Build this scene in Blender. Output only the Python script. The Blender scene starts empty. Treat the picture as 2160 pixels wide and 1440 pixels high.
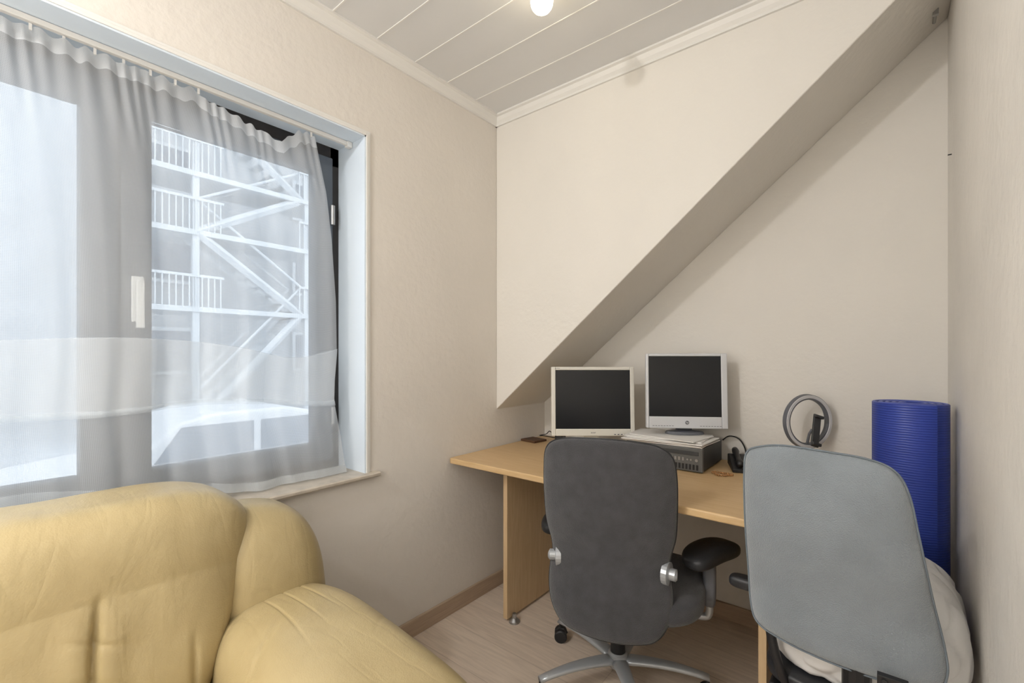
import bpy, bmesh, math, random
from mathutils import Vector, Matrix, noise
random.seed(4)
C = bpy.context.scene.collection
PI = math.pi
def R(a): return math.radians(a)

# ------------------------------------------------------------------ materials
def new_mat(name):
    m = bpy.data.materials.new(name); m.use_nodes = True
    nt = m.node_tree; b = nt.nodes['Principled BSDF']
    return m, nt, b
def srgb(r, g, b):
    f = lambda c: ((c/255+0.055)/1.055)**2.4 if c/255 > 0.04045 else c/255/12.92
    return (f(r), f(g), f(b), 1)
def mat(name, col, rough=0.6, metal=0.0, bump=0.0, bscale=80, var=0.0, vscale=4, sheen=0, coat=0, stretch=(1,1,1), detail=4):
    m, nt, b = new_mat(name)
    c = srgb(*col)
    b.inputs['Base Color'].default_value = c
    b.inputs['Roughness'].default_value = rough
    b.inputs['Metallic'].default_value = metal
    if sheen: b.inputs['Sheen Weight'].default_value = sheen
    if coat: b.inputs['Coat Weight'].default_value = coat
    tc = nt.nodes.new('ShaderNodeTexCoord'); mp = nt.nodes.new('ShaderNodeMapping')
    mp.inputs['Scale'].default_value = stretch
    nt.links.new(tc.outputs['Object'], mp.inputs['Vector'])
    n = nt.nodes.new('ShaderNodeTexNoise'); n.inputs['Scale'].default_value = vscale; n.inputs['Detail'].default_value = detail
    nt.links.new(mp.outputs[0], n.inputs['Vector'])
    v = max(var, 0.02)
    cr = nt.nodes.new('ShaderNodeValToRGB')
    cr.color_ramp.elements[0].position = 0.3; cr.color_ramp.elements[1].position = 0.7
    cr.color_ramp.elements[0].color = tuple(x*(1-v) for x in c[:3])+(1,)
    cr.color_ramp.elements[1].color = tuple(min(1, x*(1+v)) for x in c[:3])+(1,)
    nt.links.new(n.outputs['Fac'], cr.inputs['Fac']); nt.links.new(cr.outputs['Color'], b.inputs['Base Color'])
    if bump:
        n2 = nt.nodes.new('ShaderNodeTexNoise'); n2.inputs['Scale'].default_value = bscale; n2.inputs['Detail'].default_value = 5
        nt.links.new(mp.outputs[0], n2.inputs['Vector'])
        bp = nt.nodes.new('ShaderNodeBump'); bp.inputs['Strength'].default_value = bump; bp.inputs['Distance'].default_value = 0.01
        nt.links.new(n2.outputs['Fac'], bp.inputs['Height']); nt.links.new(bp.outputs[0], b.inputs['Normal'])
    return m
def math_node(nt, op, a, b=None, c=None):
    n = nt.nodes.new('ShaderNodeMath'); n.operation = op
    for i, v in enumerate((a, b, c)):
        if v is None: continue
        if isinstance(v, (int, float)): n.inputs[i].default_value = v
        else: nt.links.new(v, n.inputs[i])
    return n.outputs[0]

M = {}
M['wall'] = mat('plaster_cream', (230,226,219), 0.85, bump=0.18, bscale=38, var=0.02, vscale=2.2)
M['wall_left'] = mat('plaster_warm', (227,221,213), 0.85, bump=0.25, bscale=34, var=0.03, vscale=2.5)
M['wall_right'] = mat('plaster_scuffed', (234,230,223), 0.85, bump=0.4, bscale=30, var=0.05, vscale=3)
M['trimwhite'] = mat('trim_paint', (232,230,226), 0.5, bump=0.05, var=0.02)
M['reveal'] = mat('reveal_sky_tint', (220,231,242), 0.45, bump=0.04, var=0.02)  # white paint with the bluish sky light mixed into its colour
M['ceiling'] = mat('ceiling_paint', (226,226,226), 0.55, bump=0.06, bscale=20, var=0.03, vscale=1.5)
M['base'] = mat('baseboard_laminate', (180,158,136), 0.5, bump=0.05, var=0.12, vscale=6, stretch=(1,1,20))
M['sill'] = mat('sill_stone', (192,182,168), 0.4, bump=0.05, var=0.12, vscale=25)
M['darkframe'] = mat('window_dark_frame', (84,92,102), 0.4, var=0.08)
M['darkbrown'] = mat('window_dark_brown', (40,36,35), 0.4, var=0.15)
M['metal'] = mat('brushed_steel', (176,176,176), 0.35, 0.9, var=0.05)
M['alu'] = mat('silver_paint', (182,186,190), 0.35, 0.45, var=0.04)
M['whiteplastic'] = mat('white_plastic', (232,232,230), 0.4, var=0.02)
M['beigeplastic'] = mat('cream_plastic', (226,223,214), 0.45, var=0.02)
M['silverplastic'] = mat('silver_plastic', (216,218,222), 0.4, 0.1, var=0.02)
M['black'] = mat('black_plastic', (30,30,32), 0.45, var=0.1)
M['softblack'] = mat('soft_black_pad', (42,43,46), 0.45, bump=0.1, var=0.1)
M['screen'] = mat('screen_black', (26,28,32), 0.28, var=0.03)
M['caseblack'] = mat('case_dark_grey', (60,61,62), 0.5, bump=0.05, var=0.08)
M['casefront'] = mat('case_front_grey', (98,98,96), 0.45, var=0.06)
M['paper'] = mat('paper_white', (236,233,229), 0.8, bump=0.03, var=0.03)
M['charcoal'] = mat('charcoal_upholstery', (66,66,69), 0.95, bump=0.45, bscale=420, var=0.16, vscale=24, sheen=0.3)
M['greyfab'] = mat('blue_grey_upholstery', (138,146,152), 0.95, bump=0.5, bscale=380, var=0.12, vscale=7, sheen=0.5)
M['piping'] = mat('grey_piping', (116,125,133), 0.9, var=0.08)
M['pillow'] = mat('white_cotton', (240,239,238), 0.9, bump=0.25, bscale=25, var=0.03)
M['brown'] = mat('brown_leather', (92,64,44), 0.6, bump=0.1, var=0.15)
M['bead'] = mat('amber_brown', (164,118,72), 0.4, var=0.2, vscale=60)
M['orange'] = mat('mark_grey', (120,120,120), 0.5)
M['ring'] = mat('ring_diffuser', (206,206,208), 0.5, var=0.02)
M['greyplastic'] = mat('grey_plastic', (104,106,112), 0.45, var=0.05)
M['facade'] = mat('facade_grey', (178,184,190), 0.9, var=0.05, vscale=1)
M['snow'] = mat('pale_paving', (180,187,194), 0.9, bump=0.3, bscale=2, var=0.12, vscale=0.8)
M['carpaint'] = mat('white_car_paint', (214,218,223), 0.3, var=0.02)
M['whitesteel'] = mat('white_steel', (203,209,214), 0.6, var=0.02)
M['darkglass'] = mat('far_window_dark', (136,145,156), 0.3, var=0.1)

# leather
m, nt, b = new_mat('mustard_leather'); M['leather'] = m
tc = nt.nodes.new('ShaderNodeTexCoord')
n = nt.nodes.new('ShaderNodeTexNoise'); n.inputs['Scale'].default_value = 4; n.inputs['Detail'].default_value = 7
nt.links.new(tc.outputs['Object'], n.inputs['Vector'])
cr = nt.nodes.new('ShaderNodeValToRGB'); cr.color_ramp.elements[0].position = 0.3; cr.color_ramp.elements[1].position = 0.72
cr.color_ramp.elements[0].color = srgb(166,148,108); cr.color_ramp.elements[1].color = srgb(184,167,126)
nt.links.new(n.outputs['Fac'], cr.inputs['Fac']); nt.links.new(cr.outputs['Color'], b.inputs['Base Color'])
b.inputs['Roughness'].default_value = 0.34
v = nt.nodes.new('ShaderNodeTexVoronoi'); v.inputs['Scale'].default_value = 300
n2 = nt.nodes.new('ShaderNodeTexNoise'); n2.inputs['Scale'].default_value = 7; n2.inputs['Detail'].default_value = 4
n3 = nt.nodes.new('ShaderNodeTexNoise'); n3.inputs['Scale'].default_value = 5.5; n3.inputs['Detail'].default_value = 3; n3.inputs['Distortion'].default_value = 0.3
mp = nt.nodes.new('ShaderNodeMapping'); mp.inputs['Scale'].default_value = (0.6,2.2,0.7)
nt.links.new(tc.outputs['Object'], mp.inputs['Vector']); nt.links.new(mp.outputs[0], n3.inputs['Vector'])
nt.links.new(tc.outputs['Object'], v.inputs['Vector']); nt.links.new(tc.outputs['Object'], n2.inputs['Vector'])
h = math_node(nt, 'MULTIPLY_ADD', v.outputs['Distance'], 0.05, n2.outputs['Fac'])
rd = math_node(nt, 'MINIMUM', math_node(nt, 'MULTIPLY', math_node(nt, 'ABSOLUTE', math_node(nt, 'SUBTRACT', n3.outputs['Fac'], 0.5)), 16), 1.0)
h2 = math_node(nt, 'MULTIPLY_ADD', rd, 0.10, h)
bp = nt.nodes.new('ShaderNodeBump'); bp.inputs['Strength'].default_value = 0.30; bp.inputs['Distance'].default_value = 0.016
nt.links.new(h2, bp.inputs['Height']); nt.links.new(bp.outputs[0], b.inputs['Normal'])

# wood materials
def wood(name, c1, c2, stretch, scale=6, rough=0.42):
    m, nt, b = new_mat(name)
    tc = nt.nodes.new('ShaderNodeTexCoord'); mp = nt.nodes.new('ShaderNodeMapping'); mp.inputs['Scale'].default_value = stretch
    nt.links.new(tc.outputs['Object'], mp.inputs['Vector'])
    n = nt.nodes.new('ShaderNodeTexNoise'); n.inputs['Scale'].default_value = scale; n.inputs['Detail'].default_value = 7; n.inputs['Distortion'].default_value = 0.6
    nt.links.new(mp.outputs[0], n.inputs['Vector'])
    cr = nt.nodes.new('ShaderNodeValToRGB'); cr.color_ramp.elements[0].position = 0.3; cr.color_ramp.elements[1].position = 0.7
    cr.color_ramp.elements[0].color = srgb(*c1); cr.color_ramp.elements[1].color = srgb(*c2)
    nt.links.new(n.outputs['Fac'], cr.inputs['Fac']); nt.links.new(cr.outputs['Color'], b.inputs['Base Color'])
    b.inputs['Roughness'].default_value = rough
    return m
M['desk'] = wood('honey_beech', (206,172,124), (216,185,140), (1.2,14,14))
M['deskleg'] = wood('honey_beech_upright', (206,176,134), (218,190,150), (14,14,1.2))

# floor
m, nt, b = new_mat('laminate_floor'); M['floor'] = m
tc = nt.nodes.new('ShaderNodeTexCoord'); mp = nt.nodes.new('ShaderNodeMapping')
nt.links.new(tc.outputs['Object'], mp.inputs['Vector'])
br = nt.nodes.new('ShaderNodeTexBrick'); br.inputs['Scale'].default_value = 1; br.inputs['Brick Width'].default_value = 1.25; br.inputs['Row Height'].default_value = 0.19
br.inputs['Mortar Size'].default_value = 0.001; br.inputs['Color1'].default_value = srgb(226,210,193); br.inputs['Color2'].default_value = srgb(219,202,185)
br.inputs['Mortar'].default_value = srgb(188,170,154); br.offset = 0.37
nt.links.new(mp.outputs[0], br.inputs['Vector'])
mp2 = nt.nodes.new('ShaderNodeMapping'); mp2.inputs['Scale'].default_value = (1.5,18,1)
nt.links.new(tc.outputs['Object'], mp2.inputs['Vector'])
n = nt.nodes.new('ShaderNodeTexNoise'); n.inputs['Scale'].default_value = 4; n.inputs['Detail'].default_value = 8; n.inputs['Distortion'].default_value = 0.8
nt.links.new(mp2.outputs[0], n.inputs['Vector'])
cr = nt.nodes.new('ShaderNodeValToRGB'); cr.color_ramp.elements[0].color = (0.87,0.86,0.85,1); cr.color_ramp.elements[1].color = (1.05,1.05,1.04,1)
cr.color_ramp.elements[0].position = 0.3; cr.color_ramp.elements[1].position = 0.65
nt.links.new(n.outputs['Fac'], cr.inputs['Fac'])
mx = nt.nodes.new('ShaderNodeMix'); mx.data_type = 'RGBA'; mx.blend_type = 'MULTIPLY'; mx.inputs[0].default_value = 1
nt.links.new(br.outputs['Color'], mx.inputs[6]); nt.links.new(cr.outputs['Color'], mx.inputs[7])
nt.links.new(mx.outputs[2], b.inputs['Base Color']); b.inputs['Roughness'].default_value = 0.45

# mat: fine ribs
m, nt, b = new_mat('blue_foam'); M['mat'] = m
b.inputs['Roughness'].default_value = 0.38
tc = nt.nodes.new('ShaderNodeTexCoord'); w = nt.nodes.new('ShaderNodeTexWave'); w.bands_direction = 'Z'; w.inputs['Scale'].default_value = 40
w.inputs['Distortion'].default_value = 1.0; w.inputs['Detail'].default_value = 1
nt.links.new(tc.outputs['Object'], w.inputs['Vector'])
cr = nt.nodes.new('ShaderNodeValToRGB'); cr.color_ramp.elements[0].color = srgb(38,56,142); cr.color_ramp.elements[1].color = srgb(52,76,172)
nt.links.new(w.outputs['Fac'], cr.inputs['Fac']); nt.links.new(cr.outputs['Color'], b.inputs['Base Color'])
bp = nt.nodes.new('ShaderNodeBump'); bp.inputs['Strength'].default_value = 0.3; bp.inputs['Distance'].default_value = 0.002
nt.links.new(w.outputs['Fac'], bp.inputs['Height']); nt.links.new(bp.outputs[0], b.inputs['Normal'])

# sheer curtain
def sheer(name, base, amp):
    m = bpy.data.materials.new(name); m.use_nodes = True; nt = m.node_tree; nt.nodes.clear()
    out = nt.nodes.new('ShaderNodeOutputMaterial'); tr = nt.nodes.new('ShaderNodeBsdfTransparent')
    tr.inputs[0].default_value = (0.96,0.985,1,1)
    df = nt.nodes.new('ShaderNodeBsdfDiffuse'); df.inputs[0].default_value = (0.95,0.965,0.98,1)
    tl = nt.nodes.new('ShaderNodeBsdfTranslucent'); tl.inputs[0].default_value = (0.94,0.97,1.0,1)
    a = nt.nodes.new('ShaderNodeMixShader'); a.inputs[0].default_value = 0.55
    nt.links.new(df.outputs[0], a.inputs[1]); nt.links.new(tl.outputs[0], a.inputs[2])
    tc = nt.nodes.new('ShaderNodeTexCoord'); sx = nt.nodes.new('ShaderNodeSeparateXYZ'); nt.links.new(tc.outputs['UV'], sx.inputs[0])
    sy = math_node(nt, 'SINE', math_node(nt, 'MULTIPLY', sx.outputs[0], 2*PI/0.0040))
    sz = math_node(nt, 'SINE', math_node(nt, 'MULTIPLY', sx.outputs[1], 2*PI/0.0040))
    mxx = math_node(nt, 'MAXIMUM', sy, sz)
    nn = nt.nodes.new('ShaderNodeTexNoise'); nn.inputs['Scale'].default_value = 3; nt.links.new(tc.outputs['Object'], nn.inputs['Vector'])
    f0 = math_node(nt, 'MULTIPLY_ADD', mxx, amp, base-0.06)
    f = math_node(nt, 'MULTIPLY_ADD', nn.outputs['Fac'], 0.12, f0)
    mix = nt.nodes.new('ShaderNodeMixShader')
    nt.links.new(f, mix.inputs[0]); nt.links.new(tr.outputs[0], mix.inputs[1]); nt.links.new(a.outputs[0], mix.inputs[2])
    nt.links.new(mix.outputs[0], out.inputs[0])
    return m
M['sheer'] = sheer('sheer_net', 0.46, 0.10)
M['sheerband'] = sheer('sheer_net_double', 0.52, 0.08)
M['tape'] = sheer('curtain_tape', 0.72, 0.08)
M['seam'] = sheer('curtain_seam', 0.35, 0.08)
# glass
m = bpy.data.materials.new('window_glass'); m.use_nodes = True; nt = m.node_tree; nt.nodes.clear()
out = nt.nodes.new('ShaderNodeOutputMaterial'); tr = nt.nodes.new('ShaderNodeBsdfTransparent'); gl = nt.nodes.new('ShaderNodeBsdfGlossy'); gl.inputs['Roughness'].default_value = 0.03
fr = nt.nodes.new('ShaderNodeFresnel'); fr.inputs[0].default_value = 1.3
mix = nt.nodes.new('ShaderNodeMixShader'); nt.links.new(fr.outputs[0], mix.inputs[0]); nt.links.new(tr.outputs[0], mix.inputs[1]); nt.links.new(gl.outputs[0], mix.inputs[2]); nt.links.new(mix.outputs[0], out.inputs[0])
M['glass'] = m
m = bpy.data.materials.new('bulb_glow'); m.use_nodes = True; nt = m.node_tree; nt.nodes.clear()
out = nt.nodes.new('ShaderNodeOutputMaterial'); em = nt.nodes.new('ShaderNodeEmission'); em.inputs[0].default_value = (1,0.86,0.60,1); em.inputs[1].default_value = 14
nt.links.new(em.outputs[0], out.inputs[0]); M['glow'] = m

# ------------------------------------------------------------------ mesh helpers
def root_mat(o):
    mm = Matrix.Identity(4)
    while o is not None:
        mm = o.matrix_basis @ mm; o = o.parent
    return mm
def obj(name, bm, material, parent=None, world=False, smooth=False, bevel=0, subd=0):
    if parent is not None and world:
        bm.transform(root_mat(parent).inverted())
    bmesh.ops.recalc_face_normals(bm, faces=bm.faces)
    me = bpy.data.meshes.new(name); bm.to_mesh(me); bm.free()
    me.materials.append(material)
    if smooth:
        me.polygons.foreach_set('use_smooth', [True]*len(me.polygons))
    o = bpy.data.objects.new(name, me); C.objects.link(o); o.parent = parent
    if bevel:
        b = o.modifiers.new('bevel', 'BEVEL'); b.width = bevel; b.segments = 3; b.limit_method = 'ANGLE'
    return o
def tag(o, label, cat, group=None):
    o['label'] = label; o['category'] = cat
    if group: o['group'] = group
    return o
def thing(name, label, cat, loc=(0,0,0), rotz=0, group=None):
    o = bpy.data.objects.new(name, None); C.objects.link(o); o.empty_display_size = 0.1
    o.location = loc; o.rotation_euler = (0,0,rotz)
    return tag(o, label, cat, group)
def struct(name, bm, m, **k):
    o = obj(name, bm, m, **k)
    if o.parent is None: o['kind'] = 'structure'
    return o
def box(bm, x0, x1, y0, y1, z0, z1, rot=0):
    mt = Matrix.Translation(((x0+x1)/2,(y0+y1)/2,(z0+z1)/2)) @ Matrix.Rotation(rot,4,'Z') @ Matrix.Diagonal((abs(x1-x0),abs(y1-y0),abs(z1-z0),1))
    bmesh.ops.create_cube(bm, size=1, matrix=mt); return bm
def B(*a, **k): return box(bmesh.new(), *a, **k)
def tube(bm, pts, r, seg=12, caps=True):
    pts = [Vector(p) for p in pts]; rings = []
    rs = r if isinstance(r, (list,tuple)) else [r]*len(pts)
    up = None
    for i, p in enumerate(pts):
        d = (pts[min(i+1,len(pts)-1)]-pts[max(i-1,0)]).normalized()
        if up is None:
            up = Vector((0,0,1)) if abs(d.z) < 0.9 else Vector((1,0,0))
        s = d.cross(up).normalized(); up = s.cross(d).normalized()
        rings.append([bm.verts.new(p+(s*math.cos(2*PI*k/seg)+up*math.sin(2*PI*k/seg))*rs[i]) for k in range(seg)])
    for a, b in zip(rings, rings[1:]):
        for k in range(seg): bm.faces.new((a[k],a[(k+1)%seg],b[(k+1)%seg],b[k]))
    if caps:
        bm.faces.new(rings[0][::-1]); bm.faces.new(rings[-1])
    return bm
def lathe(bm, prof, c=(0,0,0), seg=40):
    rings = []
    for r, z in prof:
        if r < 1e-5: rings.append([bm.verts.new((c[0],c[1],c[2]+z))])
        else: rings.append([bm.verts.new((c[0]+r*math.cos(2*PI*k/seg),c[1]+r*math.sin(2*PI*k/seg),c[2]+z)) for k in range(seg)])
    for a, b in zip(rings, rings[1:]):
        for k in range(seg):
            k2 = (k+1)%seg
            if len(a)==1 and len(b)==1: continue
            if len(a)==1: bm.faces.new((a[0],b[k],b[k2]))
            elif len(b)==1: bm.faces.new((a[k],a[k2],b[0]))
            else: bm.faces.new((a[k],a[k2],b[k2],b[k]))
    return bm
def prism(bm, pts, axis, a0, a1):
    def P(u, v, a): return {'x':(a,u,v),'y':(u,a,v),'z':(u,v,a)}[axis]
    A = [bm.verts.new(P(u,v,a0)) for u,v in pts]; Bv = [bm.verts.new(P(u,v,a1)) for u,v in pts]
    bm.faces.new(A[::-1]); bm.faces.new(Bv)
    n = len(pts)
    for i in range(n): bm.faces.new((A[i],A[(i+1)%n],Bv[(i+1)%n],Bv[i]))
    return bm
def spline(pts, n=8, closed=True):
    out = []; N = len(pts)
    rng = range(N) if closed else range(N-1)
    for i in rng:
        g = lambda j: Vector(pts[j%N]) if closed else Vector(pts[max(0,min(N-1,j))])
        p0,p1,p2,p3 = g(i-1),g(i),g(i+1),g(i+2)
        for k in range(n):
            t = k/n
            out.append(0.5*((2*p1)+(-p0+p2)*t+(2*p0-5*p1+4*p2-p3)*t*t+(-p0+3*p1-3*p2+p3)*t**3))
    if not closed: out.append(Vector(pts[-1]))
    return out
def pad(bm, outline, half, power=2.6, deform=None, rings=16, n=8, front=1.0):
    P = spline(outline, n); c = sum(P, Vector((0,0)))/len(P)
    def ring(r, side):
        h = half*(max(0,1-r**power))**(1/power)*side
        if side > 0: h *= front
        out = []
        for p in P:
            q = c+(p-c)*r; v = Vector((q.x, h, q.y))
            if deform: v = deform(v)
            out.append(bm.verts.new(v))
        return out
    rs = [math.sin((k/rings)*PI/2) for k in range(rings,0,-1)]
    rim = ring(1.0, 1)
    for side in (1,-1):
        prev = rim
        for r in rs[1:]:
            cur = ring(r, side)
            for k in range(len(P)): bm.faces.new((prev[k],prev[(k+1)%len(P)],cur[(k+1)%len(P)],cur[k]))
            prev = cur
        v = Vector((c.x, half*side*(front if side>0 else 1), c.y)); cv = bm.verts.new(deform(v) if deform else v)
        for k in range(len(P)): bm.faces.new((prev[k],prev[(k+1)%len(P)],cv))
    return bm
def rcube(bm, c, h, n=4, res=24, deform=None):
    c = Vector(c); h = Vector(h); cache = {}
    def V(a):
        key = tuple(round(x,5) for x in a)
        if key in cache: return cache[key]
        s = (abs(a[0])**n+abs(a[1])**n+abs(a[2])**n)**(1/n); q = Vector(a)/s
        p = Vector((c.x+q.x*h.x, c.y+q.y*h.y, c.z+q.z*h.z))
        nr = Vector((math.copysign(abs(q.x)**(n-1),q.x)/h.x, math.copysign(abs(q.y)**(n-1),q.y)/h.y, math.copysign(abs(q.z)**(n-1),q.z)/h.z)).normalized()
        if deform: p = deform(q, p, nr)
        cache[key] = bm.verts.new(p); return cache[key]
    g = [math.tan((i/res*2-1)*PI/4) for i in range(res+1)]
    for ax in range(3):
        for s in (-1,1):
            for i in range(res):
                for j in range(res):
                    vs = []
                    for (u,v) in ((g[i],g[j]),(g[i+1],g[j]),(g[i+1],g[j+1]),(g[i],g[j+1])):
                        a = [0,0,0]; a[ax] = s; a[(ax+1)%3] = u; a[(ax+2)%3] = v; vs.append(V(a))
                    try: bm.faces.new(vs)
                    except ValueError: pass
    return bm
def text_obj(name, body, size, material, parent, loc, rot, extrude=0.0004):
    cu = bpy.data.curves.new(name, 'FONT'); cu.body = body; cu.size = size; cu.extrude = extrude; cu.align_x = 'CENTER'; cu.align_y = 'CENTER'
    tmp = bpy.data.objects.new('tmp_text', cu); C.objects.link(tmp)
    bpy.context.view_layer.update()
    me = bpy.data.meshes.new_from_object(tmp.evaluated_get(bpy.context.evaluated_depsgraph_get()))
    bpy.data.objects.remove(tmp); bpy.data.curves.remove(cu)
    me.transform(Matrix.Translation(loc) @ rot); me.materials.clear(); me.materials.append(material); me.name = name
    o = bpy.data.objects.new(name, me); C.objects.link(o); o.parent = parent
    return o
XROT = Matrix.Rotation(PI/2, 4, 'X')

# ------------------------------------------------------------------ dimensions
H = 2.505; D = 0.45; XR = 1.795; YB = -3.4
WY0, WY1, WZ0, WZ1 = -2.45, -0.80, 0.765, 2.115
S0, SL = 0.945, 0.85
GZ = -0.8
struct('floor', B(-0.25, XR+0.1, YB-0.1, D+0.1, -0.06, 0), M['floor'])
struct('ceiling', B(-0.25, XR+0.1, YB-0.1, D+0.1, H, H+0.08), M['ceiling'])
bm = bmesh.new()
y = -0.20
while y > YB:
    box(bm, 0, XR, y-0.003, y+0.003, H-0.0025, H+0.002)
    y -= 0.19
struct('trim_1', bm, M['trimwhite'], bevel=0.001)
bm = bmesh.new()
box(bm, -0.25, 0, YB-0.1, D+0.1, -0.06, WZ0-0.02); box(bm, -0.25, 0, YB-0.1, D+0.1, WZ1, H+0.02)
box(bm, -0.25, 0, WY1, D+0.1, WZ0-0.02, WZ1); box(bm, -0.25, 0, YB-0.1, WY0, WZ0-0.02, WZ1)
struct('wall_left', bm, M['wall_left'])
struct('wall_right', B(XR, XR+0.1, YB-0.1, D+0.1, -0.06, H+0.02), M['wall_right'])
struct('wall_front', B(-0.25, XR+0.1, YB-0.1, YB, -0.06, H+0.02), M['wall'])
struct('wall_back', B(-0.25, XR+0.1, D, D+0.1, -0.06, H+0.02), M['wall'])
bm = bmesh.new()
prism(bm, [(0,S0),(XR,S0+SL*XR),(XR,H),(0,H)], 'y', 0, D)
struct('wall_stair', bm, M['wall'], bevel=0.004)
def cornice(bm, path_axis, a0, a1, wall, sign):
    prof = [(0,H),(0.040,H),(0.040,H-0.008),(0.028,H-0.012),(0.020,H-0.028),(0.010,H-0.040),(0.010,H-0.050),(0,H-0.050)]
    pts = [(wall+sign*u, v) for u, v in prof]
    prism(bm, pts, 'y' if path_axis=='y' else 'x', a0, a1)
bm = bmesh.new(); cornice(bm, 'y', YB, 0.0, 0, 1); struct('trim_2', bm, M['trimwhite'])
bm = bmesh.new(); cornice(bm, 'x', 0, XR, 0, -1); struct('trim_3', bm, M['trimwhite'])
struct('baseboard_left', B(0, 0.014, YB, D, 0, 0.075), M['base'], bevel=0.002)
struct('baseboard_back', B(0.014, XR-0.014, D-0.014, D, 0, 0.075), M['base'], bevel=0.002)
struct('baseboard_right', B(XR-0.014, XR, YB, D, 0, 0.075), M['base'], bevel=0.002)
bm = bmesh.new()
box(bm, -0.19, 0.006, WY1-0.006, WY1, WZ0, WZ1); box(bm, -0.19, 0.006, WY0, WY0+0.006, WZ0, WZ1); box(bm, -0.19, 0.006, WY0, WY1, WZ1-0.006, WZ1)
struct('trim_4', bm, M['reveal'])
bm = bmesh.new()
box(bm, 0, 0.009, WY1, WY1+0.010, WZ0, WZ1+0.010); box(bm, 0, 0.006, WY1+0.010, WY1+0.020, WZ0, WZ1+0.020)
box(bm, 0, 0.009, WY0, WY1, WZ1, WZ1+0.010); box(bm, 0, 0.006, WY0, WY1+0.010, WZ1+0.010, WZ1+0.020)
struct('trim_5', bm, M['trimwhite'], bevel=0.001)

# ------------------------------------------------------------------ window
win = bpy.data.objects.new('window_1', None); C.objects.link(win); win['kind'] = 'structure'; win.location = (-0.19, -1.6, WZ0)
W = lambda name, bm, m, **k: obj(name, bm, m, win, world=True, **k)
bm = bmesh.new()
box(bm, -0.25, -0.19, WY0, WY1, 2.03, WZ1); box(bm, -0.25, -0.19, WY0, WY1, WZ0-0.015, 0.825)
box(bm, -0.25, -0.19, -0.845, WY1, WZ0, WZ1); box(bm, -0.25, -0.19, WY0, WY0+0.05, WZ0, WZ1)
W('window_frame', bm, M['darkbrown'], bevel=0.003)
def sash(y0, y1, z0, z1, st):
    bm = bmesh.new(); x0, x1 = -0.24, -0.178
    box(bm, x0, x1, y0, y0+st, z0, z1); box(bm, x0, x1, y1-st, y1, z0, z1)
    box(bm, x0, x1, y0+st, y1-st, z0, z0+st); box(bm, x0, x1, y0+st, y1-st, z1-st*1.0, z1)
    s = W('sash', bm, M['darkframe'], bevel=0.004)
    obj('glass_pane', B(-0.212, -0.208, y0+st, y1-st, z0+st, z1-st), M['glass'], s, world=True)
    return s
s1 = sash(-1.523, -0.838, 0.80, 2.06, 0.075)
s2 = sash(-2.41, -1.529, 0.80, 2.06, 0.085)
bm = bmesh.new(); box(bm, -0.178, -0.168, -1.500, -1.470, 1.34, 1.48); box(bm, -0.168, -0.135, -1.492, -1.478, 1.45, 1.465); box(bm, -0.148, -0.133, -1.495, -1.475, 1.32, 1.465)
W('window_handle', bm, M['whiteplastic'], bevel=0.003)
for za, zb in ((1.78,1.86),(0.95,1.02)):
    W('hinge', tube(bmesh.new(), [(-0.172,-0.842,za),(-0.172,-0.842,zb)], 0.009), M['metal'], smooth=False)
bm = bmesh.new()
prism(bm, [(-0.19,WZ0-0.018),(0.030,WZ0-0.018),(0.034,WZ0-0.012),(0.034,WZ0-0.004),(0.030,WZ0),(-0.19,WZ0)], 'y', WY0-0.05, WY1)
prism(bm, [(0,WZ0-0.018),(0.030,WZ0-0.018),(0.034,WZ0-0.012),(0.034,WZ0-0.004),(0.030,WZ0),(0,WZ0)], 'y', WY1, WY1+0.05)
W('window_sill', bm, M['sill'])

# ------------------------------------------------------------------ curtain rail and curtain
t = thing('curtain_rail', 'white curtain rail under the top of the window recess', 'curtain rail', (-0.09,-1.6,2.095))
obj('rail', B(-0.098,-0.082,WY0+0.01,WY1-0.02,2.093,2.108), M['trimwhite'], t, world=True, bevel=0.002)
bm = B(-0.102,-0.078,WY1-0.03,WY1-0.008,2.086,2.109); obj('end_cap', bm, M['whiteplastic'], t, world=True, bevel=0.003)

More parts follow.
